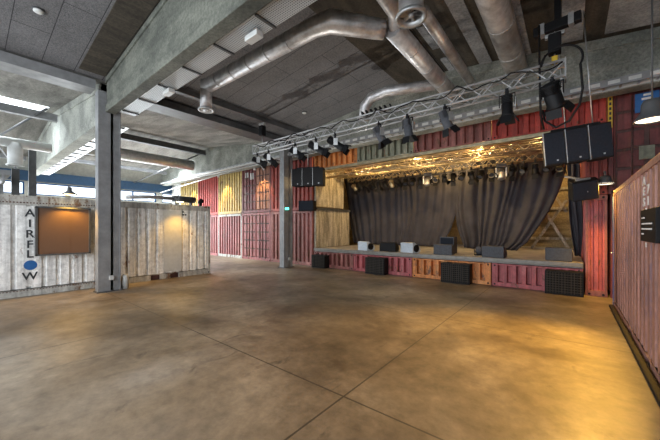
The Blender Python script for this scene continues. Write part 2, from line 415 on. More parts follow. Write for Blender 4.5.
# valley beam and rails running the other way
tag(MB().box(-10.5, -9.95, -4, 2.3, 5.50, 5.74).build('valley_gutter', M['column']), 'grey valley gutter beam left of the near column top', 'beam')
tag(MB().box(-10.5, -9.8, 3.0, 9.40, 5.52, 5.74).build('valley_gutter', M['column_dark']), 'dark valley gutter beam between the two steel columns', 'beam')
tag(MB().box(-8.95, -8.78, 2.95, 9.38, 5.68, 5.84).build('ceiling_rail', M['column_dark']), 'dark steel rail under the ceiling carrying the left hoist', 'beam')
tag(MB().box(-17.3, -17.08, 3.0, 9.3, 6.14, 6.42).build('ridge_beam', M['column_dark']), 'dark ridge beam above the grey pipe behind the near column', 'beam')
tag(MB().box(-15.1, -14.9, -3.9, 2.3, 5.72, 5.98).build('roof_purlin', M['column']), 'dark grey roof purlin below the bright skylight', 'beam')
for x, y0, y1, z in ((-20.5, 3.0, 9.2, 5.85), (-22.3, 3.0, 9.2, 5.55), (-19.5, -3.8, 2.2, 5.5), (-22.3, -3.8, 2.2, 5.3)):
    tag(MB().box(x-0.08, x+0.08, y0, y1, z, z+0.2).build('roof_purlin', M['column']),
        'grey roof purlin far left, %s' % {(-20.5,3.0): 'nearer of two beyond the grey pipe', (-22.3,3.0): 'farthest one over the blue beam behind the column',
        (-19.5,-3.8): 'beyond the white duct', (-22.3,-3.8): 'closest to the far windows at the left frame edge'}[(x, y0)], 'beam', group='roof purlins')
for i, (p, q) in enumerate((((-17.31,4.6,6.16),(-23.6,6.4,4.9)), ((-17.31,9.0,6.16),(-23.6,7.6,4.9)), ((-17.2,0.4,5.9),(-23.6,2.0,4.9)), ((-14.2,1.9,5.9),(-19.2,0.6,5.2)))):
    tag(MB().tube([p, q], 0.04, 8).build('tie_rod', M['column_dark']),
        ['thin dark roof tie sloping behind the grey pipe, nearer one', 'thin dark roof tie sloping by the far end of the grey pipe',
         'thin dark roof tie left of the pale beam', 'thin dark roof tie below the skylight at the left edge'][i], 'tie rod', group='roof ties')

# ------------------------------------------------------------------ columns
def column(loc, h, label):
    t_ = thing('steel_column', label, 'column', loc)
    MB().box(-0.14,0.14,-0.26,-0.23,0,h).box(-0.14,-0.11,-0.23,0.0,0,h).box(0.11,0.14,-0.23,0.02,0,h).build('channel', M['column'], t_)
    MB().box(-0.14,0.14,0.23,0.26,0,h).box(0.09,0.12,0.09,0.23,0,h).box(-0.14,-0.11,0.09,0.23,0,h).build('channel', M['column'], t_)
    MB().box(-0.08,-0.05,0.0,0.10,0,h).build('web', M['column_dark'], t_)
    MB().tube([(0.05,0.055,0.0),(0.05,0.055,h)], 0.022, 10).build('conduit', M['black'], t_)
    MB().box(-0.2,0.2,-0.3,0.3,0,0.025).build('base_plate', M['column_dark'], t_)
    return t_
c1 = column((-10.02, 2.60, 0), 5.48, 'grey steel column standing in front of the white containers')
MB().box(0.14,0.19,-0.02,0.08,0.32,0.44).build('junction_box', M['whitepipe'], c1)
dup(c1, (-9.88, 9.16, 0), 0, 'grey steel column beside the faded red door container')
bp = thing('padded_guard', 'small white padded guard at the foot of the near column', 'guard', (-10.02, 3.0, 0))
MB().lathe([(0.001,0),(0.10,0),(0.10,0.30),(0.085,0.38),(0.05,0.42),(0.001,0.43)], 16).build('pad', M['whitepipe'], bp)
# poles behind white containers
for i, (x, y, h) in enumerate(((-15.75, 1.28, 3.9), (-15.75, 1.72, 4.95))):
    p = thing('support_post', ['shorter dark post under the white duct elbow behind the white container', 'taller dark post right of the white duct elbow'][i], 'post', (x, y, 0), 0, 'dark posts')
    MB().box(-0.09,0.09,-0.1,0.1,0,h).build('shaft', M['column_dark'], p)
    MB().box(-0.16,0.16,-0.16,0.16,0,0.02).build('base_plate', M['column_dark'], p)
# canopy frame at far left
cf = thing('steel_canopy_frame', 'grey slatted steel canopy frame behind the white container at the left edge', 'frame', (-15.5, 0.4, 0))
MB().box(-0.6,0.6,-1.6,0.7,3.55,3.72).build('beam', M['column'], cf)
for k in range(6): MB().box(-0.6,0.55,-1.5+k*0.4,-1.42+k*0.4,3.30,3.55).build('slat', M['column'], cf)
MB().box(-0.5,-0.4,-1.5,-1.4,0,3.55).build('leg', M['column'], cf); MB().box(-0.5,-0.4,0.5,0.6,0,3.55).build('leg', M['column'], cf)

# ------------------------------------------------------------------ shipping containers
def corr_pts(w, pitch, depth, g=0.24):
    n = max(1, round(w/pitch)); p = w/n; pts = [(0, 0)]
    for k in range(n):
        x = k*p
        pts += [(x+g*p, 0), (x+(g+0.08)*p, depth), (x+(0.92-g)*p, depth), (x+(1-g)*p, 0)]
    pts.append((w, 0)); return pts
def corr_panel(name, mat, parent, x0, x1, y, z0, z1, pitch=0.25, depth=0.05, Mx=None, g=0.24):
    pts = corr_pts(x1-x0, pitch, depth, g)
    mb = MB().strip([(x0+p[0], y+p[1]) for p in pts], [(x0+p[0], y+p[1]+0.012) for p in pts], z0, z1)
    if Mx is not None: bmesh.ops.transform(mb.bm, matrix=Mx, verts=mb.bm.verts)
    return mb.build(name, mat, parent)
def door_leaf(t_, x0, x1, z0, z1, mat, rods=2, plac=()):
    o = MB().box(x0, x1, 0.06, 0.09, z0, z1).build('door', M['rail_dark'], t_)
    d = MB(); w = x1-x0; n = 5; ph = (z1-z0)/n
    for k in range(n):                     # pressed fields between ribs
        for (a, b_) in ((0.05, 0.46), (0.54, 0.95)):
            d.box(x0+a*w, x0+b_*w, 0.02, 0.06, z0+k*ph+0.035, z0+(k+1)*ph-0.035)
    d.box(x0, x0+0.03, 0.015, 0.06, z0, z1).box(x1-0.03, x1, 0.015, 0.06, z0, z1)
    d.build('pressed_panels', mat, o, 0.008)
    for q in range(rods):
        x = x0 + w*(0.28+0.44*q)
        MB().tube([(x, 0.0, z0-0.04), (x, 0.0, z1+0.04)], 0.018, 8).build('lock_rod', M['rail_dark'], o)
        hb = MB().box(x-0.03, x+0.2, -0.02, 0.0, z0+0.95+0.1*q, z0+0.985+0.1*q); hb.build('handle', M['rail_dark'], o)
        for zz in (z0+0.05, z0+0.75, z1-0.75, z1-0.1): MB().box(x-0.04, x+0.04, -0.015, 0.04, zz, zz+0.06).build('rod_bracket', mat, o)
    for (px, pz, pw, pp) in plac:
        MB().box(px, px+pw, 0.016, 0.024, pz, pz+pp).build('placard', M['placard'], o)
    return o
def container(label, loc, rz, L, D, H, mat, frame=None, front='corr', pitch=0.25, post=0.09, roof=True, rail=0.13, brail=0.15,
              plac=(), sides=True, group=None, back=True, depth=0.05, sidemat=None, castmat=None, groove=0.24):
    t_ = thing('shipping_container', label, 'container', loc, rz, group); frame = frame or mat
    sm = sidemat or mat
    for x, y in ((0,0),(L-post,0),(0,D-post),(L-post,D-post)):
        if y > 0 and not back: continue
        MB().box(x, x+post, y, y+post, 0.1, H-0.1).build('corner_post', frame, t_, 0.006)
    cs = castmat or frame
    for x in (-0.005, L-0.155):
        for y in (-0.005, D-0.155):
            if y > 0 and not back: continue
            for z in (0, H-0.115):
                mb = MB().box(x, x+0.16, y, y+0.16, z, z+0.115)
                o = mb.build('corner_casting', cs, t_, 0.008)
                MB().tube([(x+0.08, y-0.004, z+0.055), (x+0.08, y+0.02, z+0.055)], 0.028, 10).build('lifting_hole', M['black'], o)
    MB().box(post, L-post, 0.0, 0.07, H-rail, H-0.01).build('top_rail', frame, t_, 0.006)
    br = MB()
    if L > 2.9:                                        # forklift pockets
        for a, b_ in ((post, L*0.36), (L*0.36+0.3, L*0.64-0.3), (L*0.64, L-post)): br.box(a, b_, 0, 0.09, 0.0, brail)
        br.box(post, L-post, 0.0, 0.09, brail-0.03, brail)
    else: br.box(post, L-post, 0, 0.09, 0.0, brail)
    br.build('bottom_rail', frame, t_, 0.006)
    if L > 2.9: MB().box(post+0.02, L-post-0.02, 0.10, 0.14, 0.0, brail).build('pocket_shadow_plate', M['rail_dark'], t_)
    if front == 'corr': corr_panel('wall_panel', mat, t_, post, L-post, 0.01, brail, H-rail, pitch, depth, g=groove)
    else:
        mid = L/2
        door_leaf(t_, post+0.01, mid-0.01, brail, H-rail, mat, plac=plac)
        door_leaf(t_, mid+0.01, L-post-0.01, brail, H-rail, mat if not isinstance(front, tuple) else front[1])
    if sides:
        for x in (0, 1):
            Mx = Matrix.Translation((0.0 if x == 0 else L, post, 0)) @ Matrix.Rotation(PI/2 if x == 0 else PI/2, 4, 'Z')
            Mx = Matrix.Translation((0.06 if x == 0 else L, post, 0)) @ Matrix.Rotation(PI/2, 4, 'Z')
            corr_panel('side_panel', sm, t_, 0, D-2*post, 0.005, brail, H-rail, 0.28, 0.045, Mx)
            MB().box(0.0 if x == 0 else L-0.06, 0.06 if x == 0 else L, post, D-post, H-rail, H-0.01).build('top_rail', frame, t_)
    if roof: MB().box(0.03, L-0.03, 0.05, D-0.05, H-0.045, H-0.015).build('roof_panel', sm, t_)
    return t_
YF = 10.2
# white containers on the left, long face towards the hall
wc1 = container('rusty white container with a large black vertical word and a brown board', (-10.85, -3.30, 0), PI/2, 6.06, 2.44, 2.59, M['white'], M['white_frame'], pitch=0.28, rail=0.26, brail=0.2, groove=0.31)
wc2 = container('white container with rust streaks right of the near column, lamp at its top', (-10.85, 2.80, 0), PI/2, 3.30, 2.44, 2.59, M['white'], M['white_frame'], pitch=0.29, rail=0.20, brail=0.2, groove=0.31)
for wc, L_ in ((wc1, 6.06),):
    mb = MB()
    for k in range(98): mb.box(0.12+k*0.06, 0.15+k*0.06, -0.006, 0.002, 2.385, 2.415)
    mb.build('perforated_strip', M['rail_dark'], wc)
    mb = MB()
    for k in range(98): mb.box(0.12+k*0.06, 0.15+k*0.06, -0.006, 0.002, 0.145, 0.165)
    mb.build('perforated_strip', M['rail_dark'], wc)
# lettering plate (smooth painted field) and vertical word
Rx = Matrix.Rotation(PI/2, 4, 'X')
MB().box(4.28, 4.62, 0.005, 0.02, 0.25, 2.30).build('lettering_field', M['white'], wc1)
for ch, z in (('A', 2.13), ('I', 1.86), ('R', 1.59), ('F', 1.32), ('L', 1.07), ('W', 0.50)):
    text_part(ch, 0.275, M['letterblack'], wc1, Matrix.Translation((4.44, 0.0, z)) @ Rx)
MB().lathe([(0.001,-0.004),(0.125,-0.004),(0.125,0.004),(0.001,0.004)], 28, Matrix.Translation((4.45,0.0,0.79)) @ Rx, False).build('blue_dot', M['blue'], wc1)
# markings on second white container
for r, (zz, n) in enumerate(((2.30, 7), (2.20, 8))):
    mb = MB()
    for k in range(n): mb.box(1.72+k*0.085, 1.78+k*0.085, 0.008, 0.016, zz, zz+0.055)
    mb.build('stencil_marking', M['letterblack'], wc2)
MB().box(1.60, 2.20, 0.000, 0.008, 0.24, 2.36).build('repair_panel', M['whitepipe'], wc2)

# notice board
nb = thing('notice_board', 'large brown framed board hung on the white container under the left lamp', 'board', (-10.78, 1.78, 1.07))
MB().box(0.0,0.14,-0.52,0.52,0.0,1.20).build('backing', M['board'], nb)
fr = MB()
for a in ((-0.56,-0.52,-0.04,1.24),(0.52,0.56,-0.04,1.24)): fr.box(-0.02,0.17,a[0],a[1],a[2],a[3])
fr.box(-0.02,0.17,-0.56,0.56,-0.04,0.0); fr.box(-0.02,0.17,-0.56,0.56,1.20,1.24)
fr.build('frame', M['column_dark'], nb)
MB().box(0.14,0.146,-0.50,0.12,0.02,1.18).build('panel', M['board'], nb)
wk = thing('wall_lamp', 'lit warm lamp above the brown board on the white container', 'lamp', (-10.70, 1.87, 2.66))
def wall_lamp(t_):
    MB().box(-0.12,0.0,-0.05,0.05,-0.07,0.0).build('bracket', M['column_dark'], t_)
    MB().tube([(-0.06,0,0),(-0.06,0,0.16),(0.05,0,0.22),(0.14,0,0.18)], 0.015, 8).build('arm', M['column_dark'], t_)
    MB().lathe([(0.03,0.20),(0.05,0.18),(0.05,0.10),(0.17,0.0),(0.16,-0.005),(0.045,0.09)], 20, Matrix.Translation((0.15,0,0.0))).build('shade', M['column_dark'], t_)
    MB().lathe([(0.001,0.0),(0.12,0.0),(0.12,0.03),(0.001,0.03)], 16, Matrix.Translation((0.15,0,-0.01))).build('bulb', M['lampglow'], t_)
wall_lamp(wk)
dup(wk, (-10.70, 4.80, 2.66), 0, 'lit warm lamp on top of the white container right of the near column')
for y in (1.87, 4.80):
    spot('wall_lamp_light', (-10.50, y, 2.58), (-9.9, y, 0), 170 if y < 3 else 100, WARM, 115, 0.7, 0.06)

# rows of ends along the stage line: label, x, y, z, width, mat, front
def endrow(label, x0, x1, z, mat, front='corr', frame=None, plac=(), D=6.06):
    return container(label, (x0, YF, z), 0, x1-x0-0.02, D, 2.585, mat, frame, front, 0.26, plac=plac, depth=0.08)
endrow('faded red corrugated container with pale frame, bottom row left of the door container', -17.2, -14.72, 0, M['pink'], frame=M['white_frame'])
endrow('pinkish red container with closed double doors, bottom row', -14.70, -12.16, 0, M['pink'], 'door')
endrow('dark red corrugated container behind the right steel column, bottom row', -12.14, -9.24, 0, M['dullred'], D=2.4)
endrow('pale yellow corrugated container, top row farthest left', -22.3, -19.77, 2.6, M['yellow'])
endrow('red corrugated container between two yellow ones, top row', -19.75, -17.22, 2.6, M['brightred'])
endrow('yellow corrugated container above the faded red one, lamp-lit, top row', -17.20, -14.72, 2.6, M['yellow'])
endrow('maroon door container with one lamplit orange leaf in the top row', -14.70, -12.16, 2.6, M['maroon'], ('door', M['lamplit_leaf']), plac=((0.3,2.0,0.28,0.28),(0.75,1.85,0.3,0.36)))
endrow('red corrugated container behind the left loudspeakers, top row', -12.14, -9.24, 2.6, M['red'], D=2.4)
endrow('dark red door container behind the right lamps, top row', 0.76, 3.28, 2.6, M['maroon'], 'door')
endrow('dark maroon container hidden low behind the right wall container', 0.80, 3.26, 0, M['maroon'])
endrow('dark container stacked at far right behind the lamp', 3.30, 4.85, 2.6, M['maroon'])
endrow('faded red container, bottom row farther left, mostly behind the white container', -19.75, -17.22, 0, M['pink'])
endrow('pale container in the bottom row behind the white container', -22.3, -19.77, 0, M['white'])
endrow('narrow pale container at the far left end of the bottom row', -23.8, -22.32, 0, M['white'])
# pale far container seen left of the yellow one
endrow('pale grey container at the far left end of the top row', -23.8, -22.32, 2.6, M['white'])

# cut-down containers carrying the stage
stage_x = [-9.14, -6.95, -4.40, -1.85, 0.30]
for i, (mat, lab) in enumerate(((M['dullred'], 'dull red low container end under the stage, farthest left'),
        (M['crimson'], 'crimson low container end under the stage with a dark grille, second from left'),
        (M['orange'], 'orange low container end under the stage'),
        (M['crimson'], 'faded crimson low container end under the stage, farthest right'))):
    L_ = stage_x[i+1]-stage_x[i]-0.03
    c = container(lab, (stage_x[i], YF, 0), 0, L_, 6.0, 0.68, mat, mat, pitch=0.25, rail=0.05, brail=0.12, post=0.10, sides=False, roof=True, depth=0.14, groove=0.21, castmat=mat)
# stage deck
dk = thing('stage_deck', 'low stage deck with worn plywood top and grey front edge', 'stage', (-4.42, 13.2, 0.69))
MB().box(-4.68,4.70,-2.96,2.9,0.0,0.14).build('deck_top', M['deck'], dk)
MB().box(-4.70,4.70,-3.04,-2.96,0.03,0.15).build('front_edge', M['deck_edge'], dk, 0.01)
# containers above the opening: only the top strip of each is left
for i, (mat, lab) in enumerate(((M['orange'], 'orange-red corrugated strip over the stage, farthest left'),
        (M['greenish'], 'grey-green corrugated strip over the stage'),
        (M['dullred'], 'dull red corrugated strip over the stage centre'),
        (M['brightred'], 'bright red corrugated strip over the stage, farthest right'))):
    x0 = [-9.14, -6.78, -4.35, -1.85][i]; x1 = [-6.78, -4.35, -1.85, 0.73][i]
    container(lab, (x0, YF, 4.44), 0, x1-x0-0.02, 6.0, 0.75, mat, mat, pitch=0.27, rail=0.05, brail=0.04, post=0.05, sides=False, roof=True, depth=0.11, sidemat=M['gold'], back=False)
tag(MB().box(-9.1, 0.3, YF+0.02, YF+0.2, 4.33, 4.43).build('lintel', M['gold']), 'brownish steel lintel along the bottom of the strip over the stage', 'beam')
# right red stack beside the opening
container('tall red corrugated container column right of the stage', (0.32, YF, 0), 0, 0.42, 6.0, 2.59, M['crimson'], M['dullred'], pitch=0.2, depth=0.08, post=0.05, sides=True)
container('red corrugated container piece above the red column right of the stage', (0.32, YF, 2.6), 0, 0.42, 6.0, 1.83, M['red'], M['red'], pitch=0.2, depth=0.08, post=0.05, sides=True)
# stage interior: pale panels on the left, wood at the back
struct('wall_stage_left', MB().box(-9.22, -9.14, 10.32, 12.5, 2.75, 5.0).box(-9.22, -9.14, 10.32, 13.0, 0.84, 2.62), M['palewood'])
struct('trim_1', MB().box(-9.14, -9.06, 10.32, 13.0, 2.60, 2.70), M['column_dark'])
struct('wall_stage_side', MB().box(-11.7, -11.6, 12.9, 17.5, 0, 5.1), M['wood'])
struct('wall_stage_back', MB().box(-11.6, 1.2, 17.4, 17.5, 0.0, 5.1), M['wood'])
struct('wall_stage_right', MB().box(0.80, 0.86, 16.4, 17.4, 0.0, 5.1), M['wood'])
struct('trim_2', MB().box(-9.1, 0.7, 16.3, 17.4, 0.72, 0.86), M['deck'])
for i, (p, q) in enumerate((((-1.3,15.6,0.86),(-0.1,15.6,2.9)), ((0.0,15.4,0.86),(-1.1,15.4,3.0)), ((-0.1,15.8,2.4),(-1.3,15.8,4.6)), ((0.1,14.9,3.0),(0.1,14.9,5.13)))):
    p, q = Vector(p), Vector(q); d = (q-p); M4 = Matrix.Translation(p) @ d.to_track_quat('Z', 'Y').to_matrix().to_4x4()
    tag(MB().box(-0.08,0.08,-0.05,0.05,0,d.length,M4).build('timber_brace', M['gold'] if i == 3 else M['palewood']),
        ['diagonal timber brace leaning right behind the pulled curtain', 'diagonal timber brace leaning left behind the pulled curtain',
         'upper diagonal timber brace behind the pulled curtain', 'short upright post at the top right of the stage'][i], 'brace', group='stage braces')
for z in (1.2, 2.6, 3.5):
    tag(MB().box(-2.2,0.75,17.3,17.399,z,z+0.12).build('timber_rail', M['palewood']),
        'horizontal timber rail on the stage back wall, %s' % {1.2: 'lowest', 2.6: 'middle', 3.5: 'highest'}[z], 'rail', group='back wall rails')

# dark cavity front and grilles in front of the stage
for i, (x0, x1, z1, lab) in enumerate(((-6.17,-5.34,0.62,'square dark grille in front of the crimson stage container'),
        (-3.28,-2.40,0.62,'dark wire grille in front of the orange stage container'),
        (-0.52,0.28,0.62,'dark wire grille at the right end of the stage front'),
        (-8.98,-8.22,0.56,'dark box under the left end of the stage'))):
    g_ = thing('subwoofer', lab, 'speaker', ((x0+x1)/2, YF-0.36, 0)); w = (x1-x0)/2
    MB().box(-w,w,0.0,0.33,0.0,z1).build('cabinet', M['black'], g_, 0.01)
    MB().box(-w+0.03,w-0.03,-0.012,0.0,0.04,z1-0.03).build('grille', M['mesh'], g_)
    mb = MB()
    for k in range(1, 8):
        x = -w+0.03+(2*w-0.06)*k/8; mb.box(x-0.005,x+0.005,-0.02,-0.012,0.04,z1-0.03)
    mb.build('grille_bars', M['blackmetal'], g_)

# floor monitors
def monitor(t_, w, h, body, grille):
    d = 0.42
    prof = [(-d/2+0.10,0),(d/2,0),(d/2,h*0.95),(d/2-0.12,h),(-d/2+0.04,h*0.55),(-d/2,h*0.2)]
    MB().prism(prof, -w/2, w/2, 'x').build('cabinet', body, t_, 0.012)
    # grille on the sloping face
    a = Vector((0,-d/2+0.04,h*0.55)); b_ = Vector((0,d/2-0.12,h)); n = Vector((0,-(b_.z-a.z),(b_.y-a.y))).normalized()
    mb = MB(); vs = []
    q = [a.lerp(b_, 0.08)+n*0.004, a.lerp(b_, 0.92)+n*0.004]
    mb.prism([(q[0].y,q[0].z),(q[1].y,q[1].z),(q[1].y+n.y*0.01,q[1].z+n.z*0.01),(q[0].y+n.y*0.01,q[0].z+n.z*0.01)], -w/2+0.04, w/2-0.04, 'x')
    mb.build('grille', grille, t_)
    MB().box(w/2-0.17, w/2-0.05, -d/2+0.03, -d/2+0.10, h*0.1, h*0.32).build('connector_plate', M['black'], t_)
    return t_
ZD = 0.832
mons = [(-6.55,10.55,0.62,0.37,'lightcab',0.5,'light grey wedge monitor at the left end of the stage edge'),
        (-5.55,10.65,0.66,0.36,'black',0.1,'black wedge monitor second from the left on the stage edge'),
        (-4.65,10.60,0.62,0.38,'lightcab',0.5,'light grey wedge monitor third from left, with a round cone in its side'),
        (-3.40,10.60,0.62,0.36,'greycab',0.0,'charcoal wedge monitor mid stage with a taller box behind it'),
        (-1.85,10.60,0.62,0.36,'greycab',-0.1,'charcoal wedge monitor right of the stage centre'),
        (-0.23,10.60,0.60,0.38,'greycab',-0.05,'charcoal wedge monitor at the right end of the stage')]
for x, y, w, h, bm_, rz, lab in mons:
    t_ = thing('stage_monitor', lab, 'monitor speaker', (x, y, ZD), PI + (-0.35 if bm_ == 'lightcab' else rz), 'floor monitors on the stage')
    monitor(t_, w, h, M[bm_], M['speaker'])
    if bm_ == 'lightcab':
        MB().lathe([(0.001,0.012),(0.05,0.012),(0.12,0.022),(0.14,0.012),(0.14,0.0)], 20, Matrix.Translation((-w/2,0.03,0.17)) @ Matrix.Rotation(-PI/2,4,'Y')).build('side_cone', M['black'], t_)
sb = thing('loudspeaker', 'taller dark box behind the mid-stage charcoal monitor', 'speaker', (-3.45, 11.2, ZD))
MB().box(-0.25,0.25,-0.2,0.2,0,0.60).build('cabinet', M['greycab'], sb, 0.015); MB().box(-0.22,0.22,-0.212,-0.2,0.05,0.56).build('grille', M['speaker'], sb)
rl = thing('floor_lamp_can', 'small round grey lamp on the stage left of the charcoal monitor', 'stage light', (-2.38, 11.0, ZD))
MB().lathe([(0.001,-0.13),(0.09,-0.13),(0.13,0.05),(0.15,0.12),(0.12,0.12),(0.001,0.08)], 20, Matrix.Translation((0,0,0.18)) @ Matrix.Rotation(math.radians(70),4,'X') @ Matrix.Rotation(PI,4,'X')).build('can', M['greycab'], rl)
MB().box(-0.12,0.12,-0.08,0.08,0,0.02).box(-0.16,-0.14,-0.02,0.02,0,0.2).box(0.14,0.16,-0.02,0.02,0,0.2).box(-0.16,0.16,-0.02,0.02,0.0,0.02).build('yoke', M['blackmetal'], rl)

# ------------------------------------------------------------------ curtains
def curtain(label, y0, lf, rf, z0, z1, folds, amp, seed):
    rnd = random.Random(seed); nu, nv = folds*8, 26; bm = bmesh.new(); rows = []
    ph = [rnd.uniform(-0.5, 0.5) for _ in range(folds+2)]; am = [rnd.uniform(0.6, 1.3) for _ in range(folds+2)]
    for j in range(nv+1):
        v = j/nv; row = []
        xl, xr = lf(v), rf(v)
        for i in range(nu+1):
            u = i/nu; k = max(0.0, u*folds + 0.55*math.sin(8.3*u+seed)*math.sin(PI*u) + 0.3*math.sin(21*u)*math.sin(PI*u)); ki = int(min(k, folds))
            a = am[ki]*(1-(k-ki)) + am[min(ki+1, folds+1)]*(k-ki)
            comp = 1 + 0.4*max(0, 1-(xr-xl)/4)
            y = y0 + amp*comp*a*math.sin(2*PI*k + ph[ki % len(ph)]*0 + 0.6*math.sin(3*v+seed)) + 0.05*math.sin(5*u*PI+seed+2*v)
            zz = z1 + (z0-z1)*v + (0.02*math.sin(9*u+seed) if j == nv else 0)
            row.append(bm.verts.new((xl+(xr-xl)*u + 0.03*math.sin(7*v+k), y, zz)))
        rows.append(row)
    for a, b_ in zip(rows, rows[1:]):
        for i in range(nu):
            f = bm.faces.new([a[i], a[i+1], b_[i+1], b_[i]]); f.smooth = True
    mb = MB(); mb.bm.free(); mb.bm = bm
    o = mb.build('stage_curtain', M['curtain']); s_ = o.modifiers.new('solid', 'SOLIDIFY'); s_.thickness = 0.012
    return tag(o, label, 'curtain')
def lerp_t(tab):
    def f(v):
        for (a, x), (b_, y) in zip(tab, tab[1:]):
            if v <= b_: return x + (y-x)*(v-a)/(b_-a)
        return tab[-1][1]
    return f
curtain('wide black stage curtain on the left half of the stage', 14.3, lerp_t([(0,-10.5),(0.4,-10.2),(1,-9.75)]), lerp_t([(0,-3.85),(0.3,-3.9),(0.55,-4.02),(0.75,-4.25),(1,-4.65)]), 0.86, 4.75, 16, 0.055, 1)
curtain('black stage curtain on the right half, gathered to the upper right', 14.15, lerp_t([(0,-3.98),(0.5,-4.04),(0.75,-3.95),(1,-3.68)]),
        lerp_t([(0,-0.05),(0.2,-0.10),(0.4,-0.32),(0.6,-0.62),(0.8,-1.02),(0.92,-1.3),(1,-1.65)]), 0.86, 4.75, 11, 0.06, 2)
curtain('narrow black side curtain at the right end of the stage', 11.8, lerp_t([(0,-0.16),(0.5,-0.02),(1,0.10)]), lerp_t([(0,0.26),(1,0.28)]), 0.90, 4.5, 3, 0.05, 3)
tag(MB().tube([(-10.6,14.25,4.8),(0.7,14.25,4.8)], 0.03, 8).build('curtain_rail', M['blackmetal']), 'black rail carrying the stage curtains', 'rail')

# ------------------------------------------------------------------ trusses
def truss(label, p0, length, s=0.29, mat='alu', group=None, name='lighting_truss'):
    t_ = thing(name, label, 'truss', p0, 0, group)
    for y, z in ((0,0),(s,0),(0,s),(s,s)):
        MB().tube([(0,y,z),(length,y,z)], 0.025, 8).build('chord', M[mat], t_)
    mb = MB(); n = max(2, int(length/(s*0.95))); d = length/n
    for k in range(n):
        a, b_ = k*d, (k+1)*d
        for f in range(4):
            (y0, z0), (y1, z1) = [((0,0),(0,s)), ((s,0),(s,s)), ((0,0),(s,0)), ((0,s),(s,s))][f]
            if (k+f) % 2: (y0, z0), (y1, z1) = (y1, z1), (y0, z0)
            mb.tube([(a,y0,z0),(b_,y1,z1)], 0.013, 5, False)
    mb.build('bracing', M[mat], t_)
    for x in (0, length-0.02):
        MB().box(x, x+0.02, -0.03, s+0.03, -0.03, 0.0).box(x, x+0.02, -0.03, s+0.03, s, s+0.03).box(x, x+0.02, -0.03, 0.0, 0, s).box(x, x+0.02, s, s+0.03, 0, s).build('end_frame', M[mat], t_)
    if mat == 'gold':
        for hx in (0.8, 3.2, 6.0, 8.4): MB().tube([(hx,s/2,s),(hx,s/2,5.14-p0[2])], 0.012, 6).build('hanger', M['blackmetal'], t_)
        mb = MB()
    return t_
TY, TZ = 6.9, 4.53
truss('long silver lighting truss spanning the hall in front of the stage', (-9.25, TY, TZ), 9.2)
truss('warm-lit lighting truss just inside the stage opening', (-9.0, 10.75, 4.12), 9.2, 0.26, 'gold')
truss('warm-lit lighting truss mid-depth over the stage', (-9.0, 11.75, 4.22), 9.2, 0.26, 'gold')
truss('deepest lighting truss, over the row of small stage lights', (-9.0, 12.7, 4.16), 9.2, 0.26, 'gold')

def aim(t_, yaw, pitch): t_.rotation_euler = (0, 0, yaw)
def fixture(t_, pitch, body='blackmetal', L=0.46, r=0.105, doors=True):
    """hangs from a clamp at local z=0, aims along local +Y tilted down by pitch"""
    MB().box(-0.03,0.03,-0.03,0.03,-0.06,0.05).build('clamp', M['blackmetal'], t_)
    y = MB(); w = r+0.045
    y.box(-w,w,-0.015,0.015,-0.075,-0.06).box(-w,-w+0.012,-0.015,0.015,-0.30,-0.06).box(w-0.012,w,-0.015,0.015,-0.30,-0.06)
    y.build('yoke', M['blackmetal'], t_)
    R4 = Matrix.Translation((0,0,-0.27)) @ Matrix.Rotation(math.radians(-90-pitch),4,'X')
    b = MB().lathe([(0.001,-L*0.45),(r*0.8,-L*0.45),(r*0.9,-L*0.40),(r*0.9,-L*0.05),(r*1.02,-L*0.03),(r*1.02,L*0.42),(r*1.15,L*0.46),(r*1.15,L*0.52),(r*0.95,L*0.52),(r*0.9,L*0.4)], 16, R4)
    b.build('lamp_body', M[body], t_)
    MB().lathe([(0.001,L*0.40),(r*0.9,L*0.40)], 16, R4).build('lens', M['greycab'], t_)
    fins = MB()
    for k in range(5): fins.box(-r*0.95,r*0.95,-r*1.0,r*1.0,-L*(0.40-0.07*k),-L*(0.385-0.07*k),R4)
    fins.build('cooling_fins', M[body], t_)
    if doors:
        for k in range(4):
            Md = R4 @ Matrix.Rotation(k*PI/2,4,'Z') @ Matrix.Translation((0,r*1.12,L*0.52)) @ Matrix.Rotation(math.radians(-28),4,'X')
            MB().box(-r*0.95,r*0.95,-0.004,0.004,0,0.17,Md).build('barn_door', M['blackmetal'], t_)
    return t_
fx = [(-9.0,35,25,'black spotlight at the far left end of the truss','blackmetal'),
      (-8.35,50,40,'black spotlight second from the left end of the truss','blackmetal'),
      (-7.00,60,35,'black spotlight above the right side of the left loudspeakers','blackmetal'),
      (-6.10,60,30,'long black profile spotlight, left one of a close pair','blackmetal'),
      (-5.35,60,35,'long black profile spotlight, right one of a close pair','blackmetal'),
      (-3.90,40,60,'charcoal spotlight over the grey-green strip','greycab'),
      (-3.10,10,75,'charcoal spotlight pointing almost straight down','greycab'),
      (-2.20,30,60,'charcoal spotlight over the dull red strip','greycab'),
      (-0.98,5,80,'spotlight hanging over the bright red strip','blackmetal')]
for i, (x, yaw, pit, lab, bd) in enumerate(fx):
    t_ = thing('stage_spotlight', lab, 'stage light', (x, TY, TZ-0.03), math.radians(-yaw), 'spotlights on the front truss')
    fixture(t_, pit, bd, 0.56 if 2 < i < 5 else 0.42, 0.10)
    MB().box(0.148,0.156,-0.03,0.09,-0.36,-0.16).build('side_plate', M['galv'], t_)
bigf = thing('stage_spotlight', 'large black spotlight under the right hoist', 'stage light', (-0.25, TY, TZ-0.03), math.radians(-20), 'spotlights on the front truss')
fixture(bigf, 50, 'blackmetal', 0.46, 0.135)
